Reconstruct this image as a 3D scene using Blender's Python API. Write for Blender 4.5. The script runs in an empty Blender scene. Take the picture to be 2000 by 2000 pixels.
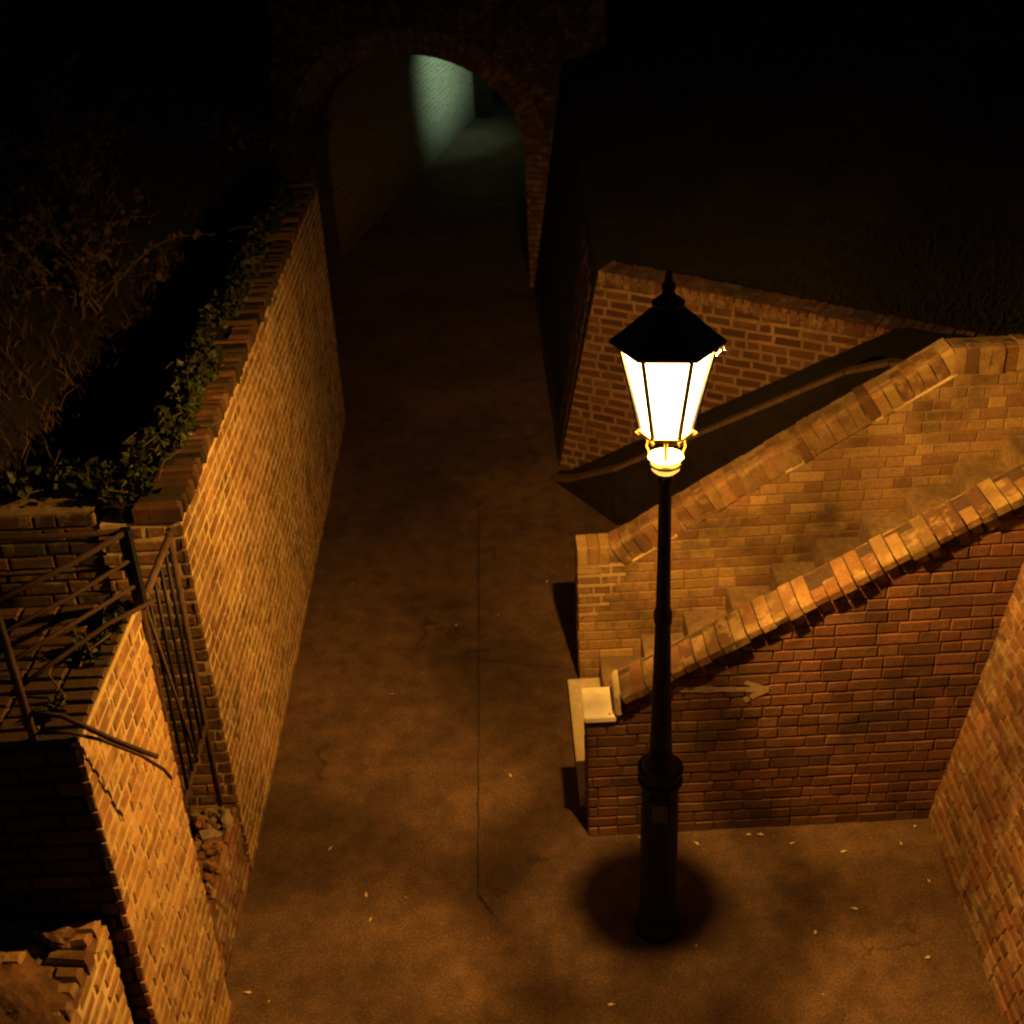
import bpy, bmesh, math, random
from mathutils import Vector, Matrix, noise
random.seed(7)
C = bpy.context.scene.collection
S = bpy.context.scene
# ------------------------------------------------------------ camera
CAMH = 5.3; PITCH = math.radians(29.7); ROLL = math.radians(3.0)
fwd = Vector((0, math.cos(PITCH), -math.sin(PITCH)))
r0 = Vector((1, 0, 0)); u0 = r0.cross(fwd)
right = math.cos(ROLL)*r0 - math.sin(ROLL)*u0
if Vector((0, 0, -1)).dot(right) < 0: right = math.cos(ROLL)*r0 + math.sin(ROLL)*u0
up = right.cross(fwd)
cam = bpy.data.cameras.new('camera'); co = bpy.data.objects.new('camera', cam); C.objects.link(co)
m = Matrix((right, up, -fwd)).transposed().to_4x4(); m.translation = (0, 0, CAMH); co.matrix_world = m
cam.sensor_width = 36; cam.lens = 36*2444/2000; cam.clip_end = 500; cam.clip_start = 0.05
cam.dof.use_dof = True; cam.dof.focus_distance = 5.4; cam.dof.aperture_fstop = 3.2
S.camera = co
# ------------------------------------------------------------ world: night sky
w = bpy.data.worlds.new('World'); S.world = w; w.use_nodes = True
nt = w.node_tree; bg = nt.nodes['Background']
sky = nt.nodes.new('ShaderNodeTexSky'); sky.sky_type = 'NISHITA'; sky.sun_disc = False
sky.sun_elevation = math.radians(0.5); sky.sun_rotation = math.radians(200)
nt.links.new(sky.outputs[0], bg.inputs[0]); bg.inputs[1].default_value = 0.03
# ------------------------------------------------------------ exposure
S.view_settings.view_transform = 'Standard'; S.view_settings.look = 'None'
S.view_settings.exposure = 0; S.view_settings.gamma = 1
S.cycles.pixel_filter_type = 'BLACKMAN_HARRIS'; S.cycles.filter_width = 2.2
# lights that the place has: the bulb of the lantern and the tunnel lamp (made in their builders)
LAMP_POWER = 920.0; LAMP_COL = (1.0, 0.475, 0.078)
BULB = Vector((0.670, 4.685, 3.392))
TUN_POWER = 330.0; TUN_COL = (0.55, 1.0, 0.66)

# ------------------------------------------------------------ materials
def new_mat(name):
    mt = bpy.data.materials.new(name); mt.use_nodes = True
    n = mt.node_tree; b = n.nodes['Principled BSDF']; return mt, n, b
def N(n, t, **kw):
    x = n.nodes.new(t)
    for k, v in kw.items(): setattr(x, k, v)
    return x
def noise_node(n, scale, detail=6, rough=0.6, vec=None):
    x = N(n, 'ShaderNodeTexNoise'); x.inputs['Scale'].default_value = scale
    x.inputs['Detail'].default_value = detail; x.inputs['Roughness'].default_value = rough
    if vec: n.links.new(vec, x.inputs['Vector'])
    return x
def ramp(n, fac, pts):
    r = N(n, 'ShaderNodeValToRGB'); n.links.new(fac, r.inputs[0])
    while len(r.color_ramp.elements) < len(pts): r.color_ramp.elements.new(0.5)
    for e, (p, c) in zip(r.color_ramp.elements, pts): e.position = p; e.color = (*c, 1) if len(c) == 3 else c
    return r
def mixc(n, fac, a, b, mode='MIX'):
    x = N(n, 'ShaderNodeMix', data_type='RGBA', blend_type=mode)
    for sock, v in ((x.inputs[0], fac), (x.inputs[6], a), (x.inputs[7], b)):
        if hasattr(v, 'is_linked') or hasattr(v, 'links'): n.links.new(v, sock)
        elif isinstance(v, (int, float)): sock.default_value = v
        else: sock.default_value = (*v, 1)
    return x.outputs[2]
def objvec(n):
    t = N(n, 'ShaderNodeTexCoord'); return t.outputs['Object']
def bump(n, b, h, dist, strength=1.0):
    x = N(n, 'ShaderNodeBump'); x.inputs['Distance'].default_value = dist; x.inputs['Strength'].default_value = strength
    n.links.new(h, x.inputs['Height']); n.links.new(x.outputs[0], b.inputs['Normal'])

def brick_material(name='brick', stain=(0.06, 0.045, 0.03), stain_amt=0.55, smear=(0.5, 0.42, 0.3), smear_amt=0.0):
    mt, n, b = new_mat(name); v = objvec(n)
    at = N(n, 'ShaderNodeAttribute'); at.attribute_name = 'tint'
    n1 = noise_node(n, 55, 8, 0.7, v); n2 = noise_node(n, 2.3, 5, 0.6, v); n3 = noise_node(n, 9, 6, 0.65, v)
    f1 = ramp(n, n1.outputs[0], [(0.25, (0.62,)*3), (0.75, (1.3,)*3)])
    c = mixc(n, 1.0, at.outputs['Color'], f1.outputs[0], 'MULTIPLY')
    fs = ramp(n, n2.outputs[0], [(0.48, (0, 0, 0)), (0.66, (stain_amt,)*3)])
    c = mixc(n, fs.outputs[0], c, stain)
    if smear_amt > 0:
        fm = ramp(n, n3.outputs[0], [(0.5, (0, 0, 0)), (0.63, (smear_amt,)*3)])
        c = mixc(n, fm.outputs[0], c, smear)
    n.links.new(c, b.inputs['Base Color']); b.inputs['Roughness'].default_value = 0.9
    b.inputs['Specular IOR Level'].default_value = 0.25
    h = N(n, 'ShaderNodeMath', operation='ADD'); n.links.new(n1.outputs[0], h.inputs[0]); n.links.new(n3.outputs[0], h.inputs[1])
    bump(n, b, h.outputs[0], 0.006, 0.8)
    return mt
def plain(name, col, rough=0.85, var=0.3, scale=30, bd=0.004, metal=0.0, spec=0.3, big=None):
    mt, n, b = new_mat(name); v = objvec(n)
    n1 = noise_node(n, scale, 8, 0.65, v)
    r = ramp(n, n1.outputs[0], [(0.3, tuple(x*(1-var) for x in col)), (0.7, tuple(min(1, x*(1+var)) for x in col))])
    c = r.outputs[0]
    if big:
        n2 = noise_node(n, 3.0, 5, 0.6, v); fr = ramp(n, n2.outputs[0], [(0.42, (0, 0, 0)), (0.62, (0.8,)*3)])
        c = mixc(n, fr.outputs[0], c, big)
    n.links.new(c, b.inputs['Base Color'])
    b.inputs['Roughness'].default_value = rough; b.inputs['Metallic'].default_value = metal
    b.inputs['Specular IOR Level'].default_value = spec
    if bd: bump(n, b, n1.outputs[0], bd)
    return mt
MAT = {}
MAT['brick_dirty'] = brick_material('brick_dirty', stain=(0.045, 0.028, 0.02), stain_amt=0.75)
MAT['brick_smear'] = brick_material('brick_smear', stain=(0.07, 0.045, 0.025), stain_amt=0.7, smear=(0.42, 0.31, 0.165), smear_amt=0.6)
MAT['brick_old'] = brick_material('brick_old', stain=(0.05, 0.045, 0.03), stain_amt=0.6, smear=(0.36, 0.30, 0.2), smear_amt=0.35)
MAT['brick_cope'] = brick_material('brick_cope', stain=(0.07, 0.04, 0.02), stain_amt=0.8, smear=(0.30, 0.225, 0.11), smear_amt=0.6)
MAT['brick_moss'] = brick_material('brick_moss', stain=(0.035, 0.03, 0.015), stain_amt=0.8)
MAT['mortar_dark'] = plain('mortar_dark', (0.05, 0.03, 0.022), 0.95, 0.4, 40, 0.005)
MAT['mortar_pale'] = plain('mortar_pale', (0.60, 0.47, 0.28), 0.95, 0.25, 26, 0.006, big=(0.40, 0.29, 0.15))
MAT['mortar_warm'] = plain('mortar_warm', (0.36, 0.275, 0.15), 0.95, 0.25, 26, 0.006, big=(0.27, 0.18, 0.09))
MAT['mortar_wide'] = plain('mortar_wide', (0.23, 0.14, 0.09), 0.95, 0.35, 20, 0.006, big=(0.15, 0.09, 0.055))
MAT['broken_brick'] = plain('broken_brick', (0.12, 0.058, 0.034), 0.95, 0.5, 14, 0.012, big=(0.06, 0.04, 0.022))
MAT['mortar_mid'] = plain('mortar_mid', (0.25, 0.17, 0.10), 0.95, 0.4, 26, 0.006, big=(0.13, 0.085, 0.05))
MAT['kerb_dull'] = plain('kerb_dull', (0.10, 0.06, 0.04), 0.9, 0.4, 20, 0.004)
MAT['stone'] = plain('stone', (0.48, 0.42, 0.30), 0.8, 0.22, 22, 0.004, big=(0.40, 0.33, 0.22))
MAT['white_stone'] = plain('white_stone', (0.80, 0.74, 0.60), 0.8, 0.12, 18, 0.003)
MAT['paint_faded'] = plain('paint_faded', (0.27, 0.20, 0.155), 0.8, 0.35, 60, 0.002)
MAT['iron_black'] = plain('iron_black', (0.005, 0.007, 0.012), 0.5, 0.4, 60, 0.0015, spec=0.22)
MAT['iron_plate'] = plain('iron_plate', (0.06, 0.055, 0.05), 0.6, 0.3, 60, 0.001)
MAT['rust'] = plain('rust', (0.03, 0.014, 0.009), 0.85, 0.5, 50, 0.003)
MAT['rust_pale'] = plain('rust_pale', (0.055, 0.034, 0.026), 0.8, 0.5, 30, 0.003)
MAT['brass'] = plain('brass', (0.75, 0.55, 0.20), 0.4, 0.15, 60, 0.0, metal=0.7)
MAT['cream_enamel'] = plain('cream_enamel', (0.78, 0.74, 0.62), 0.5, 0.08, 40, 0.0)
MAT['soil'] = plain('soil', (0.011, 0.008, 0.0055), 1.0, 0.5, 8, 0.05)  # earth of the banks; also lends the ramp its painted shade
MAT['leaf'] = plain('ivy_leaf', (0.030, 0.036, 0.013), 0.5, 0.5, 9, 0.0)
MAT['dry_leaf'] = plain('dry_leaf', (0.068, 0.040, 0.017), 0.8, 0.5, 7, 0.0)
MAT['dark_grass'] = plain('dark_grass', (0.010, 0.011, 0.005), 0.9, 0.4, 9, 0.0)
MAT['stem'] = plain('stem', (0.10, 0.065, 0.035), 0.9, 0.4, 20, 0.0)
MAT['litter'] = plain('litter', (0.55, 0.46, 0.30), 0.7, 0.3, 40, 0.0)
MAT['tar'] = plain('tar', (0.018, 0.015, 0.012), 0.9, 0.3, 50, 0.002)

def ground_material():
    mt, n, b = new_mat('asphalt'); v = objvec(n)
    fine = noise_node(n, 75, 6, 0.85, v); mid = noise_node(n, 7, 7, 0.65, v); big = noise_node(n, 0.8, 4, 0.6, v)
    base = ramp(n, fine.outputs[0], [(0.34, (0.036, 0.020, 0.014)), (0.57, (0.125, 0.074, 0.050)), (0.70, (0.36, 0.24, 0.17))])
    dm = ramp(n, mid.outputs[0], [(0.35, (0.66,)*3), (0.68, (1.22,)*3)])
    c = mixc(n, 1.0, base.outputs[0], dm.outputs[0], 'MULTIPLY')
    db = ramp(n, big.outputs[0], [(0.38, (0.62,)*3), (0.62, (1.12,)*3)])
    c = mixc(n, 1.0, c, db.outputs[0], 'MULTIPLY')
    # hairline cracks where a large noise allows them
    wv = N(n, 'ShaderNodeVectorMath', operation='ADD'); sc = N(n, 'ShaderNodeVectorMath', operation='SCALE')
    n.links.new(mid.outputs['Color'], sc.inputs[0]); sc.inputs['Scale'].default_value = 0.35
    n.links.new(v, wv.inputs[0]); n.links.new(sc.outputs[0], wv.inputs[1])
    vo = N(n, 'ShaderNodeTexVoronoi', feature='DISTANCE_TO_EDGE'); vo.inputs['Scale'].default_value = 1.15
    n.links.new(wv.outputs[0], vo.inputs['Vector'])
    cr = ramp(n, vo.outputs['Distance'], [(0.004, (1,)*3), (0.012, (0,)*3)])
    b2 = noise_node(n, 0.9, 2, 0.5, v); mk = ramp(n, b2.outputs[0], [(0.56, (0,)*3), (0.64, (0.6,)*3)])
    cm = N(n, 'ShaderNodeMath', operation='MULTIPLY'); n.links.new(cr.outputs[0], cm.inputs[0]); n.links.new(mk.outputs[0], cm.inputs[1])
    c = mixc(n, cm.outputs[0], c, (0.025, 0.02, 0.015))
    n.links.new(c, b.inputs['Base Color']); b.inputs['Roughness'].default_value = 0.88; b.inputs['Specular IOR Level'].default_value = 0.3
    h = N(n, 'ShaderNodeMath', operation='MULTIPLY_ADD'); n.links.new(fine.outputs[0], h.inputs[0]); h.inputs[1].default_value = 0.25
    n.links.new(mid.outputs[0], h.inputs[2])
    h2 = N(n, 'ShaderNodeMath', operation='SUBTRACT'); n.links.new(h.outputs[0], h2.inputs[0]); n.links.new(cm.outputs[0], h2.inputs[1])
    bump(n, b, h2.outputs[0], 0.012, 0.9)
    return mt
MAT['asphalt'] = ground_material()

def tunnel_material():
    mt, n, b = new_mat('whitewashed_brick')
    uv = N(n, 'ShaderNodeTexCoord').outputs['UV']
    br = N(n, 'ShaderNodeTexBrick'); n.links.new(uv, br.inputs['Vector'])
    br.inputs['Color1'].default_value = (0.32, 0.25, 0.19, 1); br.inputs['Color2'].default_value = (0.26, 0.17, 0.12, 1)
    br.inputs['Mortar'].default_value = (0.42, 0.38, 0.32, 1); br.inputs['Scale'].default_value = 1
    br.inputs['Mortar Size'].default_value = 0.008; br.inputs['Brick Width'].default_value = 0.225; br.inputs['Row Height'].default_value = 0.075
    n1 = noise_node(n, 28, 6, 0.75, uv); f = ramp(n, n1.outputs[0], [(0.38, (0.22,)*3), (0.6, (1.35,)*3)])
    c = mixc(n, 1.0, br.outputs[0], f.outputs[0], 'MULTIPLY')
    n.links.new(c, b.inputs['Base Color']); b.inputs['Roughness'].default_value = 0.85
    bump(n, b, n1.outputs[0], 0.02)
    return mt
MAT['tunnel'] = tunnel_material()

# ------------------------------------------------------------ helpers
def obj(name, bm, mats, parent=None, smooth=False):
    me = bpy.data.meshes.new(name); bm.normal_update(); bm.to_mesh(me); bm.free()
    if not isinstance(mats, (list, tuple)): mats = [mats]
    for x in mats: me.materials.append(x)
    if smooth:
        for p in me.polygons: p.use_smooth = True
    o = bpy.data.objects.new(name, me); C.objects.link(o)
    if parent: o.parent = parent; o.matrix_parent_inverse = Matrix.Translation(-parent.location)
    return o
def tag(o, label=None, cat=None, group=None, kind=None):
    if label: o['label'] = label
    if cat: o['category'] = cat
    if group: o['group'] = group
    if kind: o['kind'] = kind
    return o
def thing(name, label, cat, loc=(0, 0, 0), group=None):
    o = bpy.data.objects.new(name, None); C.objects.link(o); o.location = loc; o.empty_display_size = 0.1
    return tag(o, label, cat, group)
def struct(name, bm, mats): return tag(obj(name, bm, mats), kind='structure', label=name.replace('_', ' '))
def hexa(bm, pts, mi=0):            # 8 points: bottom 4 ccw, top 4 ccw
    v = [bm.verts.new(p) for p in pts]
    for f in ((3, 2, 1, 0), (4, 5, 6, 7), (0, 1, 5, 4), (1, 2, 6, 5), (2, 3, 7, 6), (3, 0, 4, 7)):
        fc = bm.faces.new([v[i] for i in f]); fc.material_index = mi
    return v
def box(bm, a, b, mi=0):
    (x0, y0, z0), (x1, y1, z1) = a, b
    return hexa(bm, [(x0, y0, z0), (x1, y0, z0), (x1, y1, z0), (x0, y1, z0), (x0, y0, z1), (x1, y0, z1), (x1, y1, z1), (x0, y1, z1)], mi)
def prism(bm, pts, ext, mi=0):      # polygon extruded by a vector
    a = [bm.verts.new(p) for p in pts]; b = [bm.verts.new(Vector(p)+Vector(ext)) for p in pts]
    fs = [bm.faces.new(a), bm.faces.new(b[::-1])]
    for i in range(len(a)):
        j = (i+1) % len(a); fs.append(bm.faces.new((a[j], a[i], b[i], b[j])))
    for f in fs: f.material_index = mi
    bmesh.ops.recalc_face_normals(bm, faces=fs)
def tube(bm, pts, r, seg=8, r1=None, mi=0):
    pts = [Vector(p) for p in pts]; rings = []
    for i, p in enumerate(pts):
        d = (pts[min(i+1, len(pts)-1)] - pts[max(i-1, 0)]).normalized()
        a = d.cross(Vector((0, 0, 1)));
        if a.length < 1e-3: a = Vector((1, 0, 0))
        a.normalize(); b_ = d.cross(a)
        rr = r if r1 is None else r+(r1-r)*i/(len(pts)-1)
        rings.append([bm.verts.new(p+a*math.cos(t)*rr+b_*math.sin(t)*rr) for t in [2*math.pi*k/seg for k in range(seg)]])
    for q, s in zip(rings, rings[1:]):
        for k in range(seg):
            f = bm.faces.new((q[k], q[(k+1) % seg], s[(k+1) % seg], s[k])); f.material_index = mi; f.smooth = seg > 6
    bm.faces.new(rings[0][::-1]).material_index = mi; bm.faces.new(rings[-1]).material_index = mi
def lathe(bm, prof, cx, cy, seg=32, rot=0.0, caps=True, smooth=True):
    rings = []
    for r, z in prof:
        rings.append([bm.verts.new((cx+r*math.cos(rot+2*math.pi*k/seg), cy+r*math.sin(rot+2*math.pi*k/seg), z)) for k in range(seg)])
    for q, s in zip(rings, rings[1:]):
        for k in range(seg):
            f = bm.faces.new((q[k], q[(k+1) % seg], s[(k+1) % seg], s[k])); f.smooth = smooth
    if caps:
        bm.faces.new(rings[0][::-1]); bm.faces.new(rings[-1])
    return rings

PAL = {
 'stock': [(0.29, 0.185, 0.085), (0.31, 0.20, 0.09), (0.26, 0.155, 0.075), (0.34, 0.225, 0.105), (0.22, 0.12, 0.06), (0.27, 0.17, 0.08)],
 'red':   [(0.140, 0.062, 0.038), (0.16, 0.072, 0.043), (0.125, 0.055, 0.036), (0.18, 0.09, 0.052), (0.10, 0.048, 0.034), (0.145, 0.07, 0.048)],
 'dark':  [(0.20, 0.10, 0.055), (0.24, 0.12, 0.06), (0.17, 0.085, 0.05), (0.27, 0.15, 0.07)],
 'moss':  [(0.055, 0.028, 0.016), (0.07, 0.034, 0.02), (0.045, 0.027, 0.015), (0.085, 0.04, 0.025), (0.04, 0.03, 0.015)],  # near-black tints: mossy tops, and shade painted under the coping
 'dim':   [(0.12, 0.055, 0.03), (0.145, 0.065, 0.036), (0.10, 0.045, 0.027), (0.16, 0.08, 0.04)],
 'mixed': [(0.27, 0.15, 0.07), (0.24, 0.125, 0.06), (0.31, 0.18, 0.085), (0.20, 0.10, 0.05), (0.26, 0.15, 0.075)],
}
def tinted(bm, faces, layer, col):
    for f in faces:
        for l in f.loops: l[layer] = (*col, 1)
def one_brick(bm, lay, O, U, V, Nn, u0, u1, v0, v1, out, depth, col, jit=0.002, ch=0.005, mi=1):
    J = lambda a: random.uniform(-a, a)
    o1 = out+J(0.0025); rnd = [(u0, v0), (u1, v0), (u1, v1), (u0, v1)]
    rnd = [(a+J(jit), b+J(jit)) for a, b in rnd]
    cu, cv = (u0+u1)/2, (v0+v1)/2
    P = lambda u, v, n_: O+U*u+V*v+Nn*n_
    back = [bm.verts.new(P(u, v, -depth)) for u, v in rnd]
    rim = [bm.verts.new(P(u, v, o1-ch)) for u, v in rnd]
    ins = []
    for u, v in rnd:
        ins.append(bm.verts.new(P(u+math.copysign(min(ch, abs(cu-u)*.5), cu-u), v+math.copysign(min(ch, abs(cv-v)*.5), cv-v), o1+J(0.0012))))
    fs = [bm.faces.new(ins)]
    for k in range(4):
        l = (k+1) % 4
        fs.append(bm.faces.new((back[k], back[l], rim[l], rim[k]))); fs.append(bm.faces.new((rim[k], rim[l], ins[l], ins[k])))
    for f in fs: f.material_index = mi
    tinted(bm, fs, lay, col)
def brickwork(bm, lay, O, U, V, Nn, height, intervals, pal, bond='header', course=0.075, joint=0.009, out=0.004, depth=0.02, mi=1, jit=0.002, ch=0.005, skip=0.0, wave=0.0, vj=None):
    """individually laid bricks over a planar face; intervals(v) gives the (u0,u1) runs of a course"""
    O, U, V, Nn = Vector(O), Vector(U).normalized(), Vector(V), Vector(Nn).normalized()
    V = V/V.z if abs(V.z) > 0.1 else V.normalized()
    rows = int(height/course+1e-6)
    for r in range(rows):
        v0 = r*course; v1 = v0+course-joint
        for (a, b) in intervals(v0+course/2):
            if bond == 'header': lens = [0.1125] if random.random() < .99 else [0.225]
            elif bond == 'english': lens = [0.1125] if r % 2 else [0.225]
            elif bond == 'flemish': lens = [0.1125, 0.225]
            else: lens = [0.225]
            u = a - random.choice((0, 0.03, 0.056)) - (0.056 if r % 2 else 0); k = 0
            while u < b-0.008:
                L = lens[k % len(lens)]
                if bond in ('header', 'random'):
                    L = random.choices((0.1125, 0.165, 0.225), (7, 2, 2) if bond == 'header' else (3, 2, 6))[0]
                s, e = max(u, a), min(u+L-(joint if vj is None else vj), b-0.002)
                if e-s > 0.02 and random.random() >= skip:
                    c = random.choice(pal); g = random.uniform(.82, 1.18)
                    c = tuple(x*g for x in c)
                    dv = wave*math.sin(((s+e)/2)*2.1+1.3) if wave else 0
                    one_brick(bm, lay, O, U, V, Nn, s, e, v0+dv, v1+dv, out, depth, c, jit, ch, mi)
                u += L; k += 1
def brick_bm():
    bm = bmesh.new(); return bm, bm.loops.layers.float_color.new('tint')

# ------------------------------------------------------------ ground
bm = bmesh.new(); bmesh.ops.create_grid(bm, x_segments=60, y_segments=60, size=45)
bmesh.ops.translate(bm, verts=bm.verts, vec=(0, 20, 0))
struct('ground', bm, MAT['asphalt'])
def strip(bm, pts, wdt, z=0.004, seed=0):
    pts = [Vector((*p, z)) for p in pts]; dense = []
    for a, b in zip(pts, pts[1:]):
        n_ = max(2, int((b-a).length/0.05))
        for i in range(n_): dense.append(a.lerp(b, i/n_))
    dense.append(pts[-1]); L = []
    for i, p in enumerate(dense):
        d = (dense[min(i+1, len(dense)-1)]-dense[max(i-1, 0)]).normalized(); s = Vector((-d.y, d.x, 0))
        off = s*noise.noise(Vector((p.x*6+seed, p.y*6, seed)))*0.008; ww = wdt*(0.6+0.7*abs(noise.noise(p*9+Vector((seed, 0, 0)))*1.6))
        L.append((bm.verts.new(p+off-s*ww/2), bm.verts.new(p+off+s*ww/2)))
    for (a, b), (c, d) in zip(L, L[1:]): bm.faces.new((a, c, d, b))
bm = bmesh.new()
strip(bm, [(-0.30, 5.0), (-0.295, 6.0), (-0.29, 7.2), (-0.285, 9.5)], 0.010, seed=1)
strip(bm, [(-0.30, 5.0), (-0.22, 4.86)], 0.014, seed=5)
strip(bm, [(-0.29, 7.2), (0.3, 7.05)], 0.008, seed=3)
struct('path_joint', bm, MAT['tar'])
# ------------------------------------------------------------ left retaining wall along the path
def along(x, y): return (x, y)
XL = -1.60; ZT = 2.42
def wall_left_long():
    Y0, Y1 = 5.28, 11.3
    t = thing('brick_wall', 'long brick retaining wall along the left of the path, glowing orange, from the gate to the tunnel', 'wall', (XL, Y0, 0))
    bm, lay = brick_bm()
    box(bm, (XL-0.40, Y0+0.008, -0.1), (XL-0.003, Y1, ZT-0.09))
    brickwork(bm, lay, (XL, Y0, 0), (0, 1, 0), (0, 0, 1), (1, 0, 0), ZT-0.09, lambda v: [(0, Y1-Y0)], PAL['mixed'], 'english', joint=0.021, out=0.0015, wave=0.006, jit=0.004, ch=0.004)
    tinted(bm, [f for f in bm.faces if f.material_index == 0], lay, (1, 1, 1))
    obj('long_face', bm, [MAT['mortar_pale'], MAT['brick_smear']], t)
    bm, lay = brick_bm()                                         # return face that looks at the gate opening
    brickwork(bm, lay, (XL, Y0+0.008, 0), (-1, 0, 0), (0, 0, 1), (0, -1, 0), ZT-0.09, lambda v: [(0.002, 0.42)], PAL['dark'], 'header', joint=0.018, out=0.006, depth=0.006, jit=0.004)
    obj('end_face', bm, [MAT['mortar_mid'], MAT['brick_old']], t)
    bm, lay = brick_bm(); y = Y0                                # brick on edge coping
    while y < Y1:
        wd = random.uniform(.058, .068); c = random.choice(PAL['dim']+PAL['moss']+PAL['moss']); z1 = ZT+random.uniform(-.014, .008)
        if random.random() > 0.07:
            L_ = random.choice((.235, .235, .225, .15))
            one_brick(bm, lay, Vector((XL+random.uniform(-.008, .012)-L_, y, z1)), Vector((1, random.uniform(-.03, .03), 0)), Vector((0, 1, 0)), Vector((random.uniform(-.04, .02), 0, 1)), 0, L_, 0, wd, 0, 0.085, c, 0.008, 0.014)
        y += 0.076
    box(bm, (XL-0.29, Y0+.01, ZT-0.088), (XL-0.01, Y1, ZT-0.022))
    G = []
    for i_ in range(90):
        yy = Y0+.02+(Y1-Y0-.03)*i_/89; G.append([bm.verts.new((XL-.19-.03*noise.noise(Vector((yy*5, 1, 0)))-.06*j_, yy, ZT-.03+.045*math.sin(math.pi*min(1, j_/4))*(.6+noise.noise(Vector((yy*3, j_*.5, 7)))))) for j_ in range(5)])
    for q_, r_ in zip(G, G[1:]):
        for j_ in range(4): bm.faces.new((q_[j_], q_[j_+1], r_[j_+1], r_[j_]))
    obj('coping', bm, [MAT['soil'], MAT['brick_moss']], t)
wall_left_long()
def wall_cross():
    t = thing('brick_wall', 'dark brick cross wall behind the rusty railing, running left from the gate, ivy on top', 'wall', (-3.5, 5.3, 0))
    bm, lay = brick_bm(); x1 = XL-0.425
    box(bm, (-5.6, 5.31, -0.1), (x1, 5.62, 2.40))
    brickwork(bm, lay, (-5.6, 5.30, 0), (1, 0, 0), (0, 0, 1), (0, -1, 0), 2.42, lambda v: [(0, x1+5.6)], PAL['dim']+PAL['moss'], 'flemish', joint=0.015, out=0.004, depth=0.02, jit=0.004)
    obj('wall_face', bm, [MAT['mortar_mid'], MAT['brick_old']], t)
wall_cross()
def wall_left_near():
    Y0, Y1, Z = 3.45, 4.34, 2.50; x = -1.56
    t = thing('brick_wall', 'short brick wall left of the path with a broken railing on top, between gate and rubble stump', 'wall', (x, Y0, 0))
    bm, lay = brick_bm()
    box(bm, (-5.4, Y0+.004, -0.1), (x-0.035, Y1-0.008, Z-0.012), 2); box(bm, (x-0.034, Y0+.012, -0.1), (x-0.003, Y1-0.010, Z-0.014))
    brickwork(bm, lay, (x, Y0, 0), (0, 1, 0), (0, 0, 1), (1, 0, 0), Z, lambda v: [(0, Y1-Y0+random.uniform(-.01, .012))], PAL['mixed'], 'random', joint=0.019, out=0.002, wave=0.008, jit=0.005, ch=0.005)
    obj('wall_face', bm, [MAT['mortar_warm'], MAT['brick_smear'], MAT['soil']], t)
    bm, lay = brick_bm()
    for sgn, yy in ((0, Y0),):
        brickwork(bm, lay, (x-.02, Y0, 0), (-1, 0, 0), (0, 0, 1), (0, -1, 0), Z, lambda v: [(0, 2.2)], PAL['moss'], 'flemish', joint=0.012, out=0.006, depth=0.02)
    obj('end_face', bm, [MAT['mortar_dark'], MAT['brick_moss']], t)
    bm, lay = brick_bm()                                        # rough paving bricks on the flat top
    for i in range(12):
        for j in range(14):
            xx = x-0.10-0.155*j; yy = Y0+0.003+i*0.0735
            one_brick(bm, lay, Vector((xx-0.05, yy, Z)), Vector((1, 0, 0)), Vector((0, 1, 0)), Vector((0, 0, 1)), 0, 0.145, 0, 0.066, random.uniform(0, 0.008), 0.01, random.choice(PAL['moss']), 0.004, 0.008)
    obj('top_course', bm, [MAT['soil'], MAT['brick_moss']], t)
wall_left_near()
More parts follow.
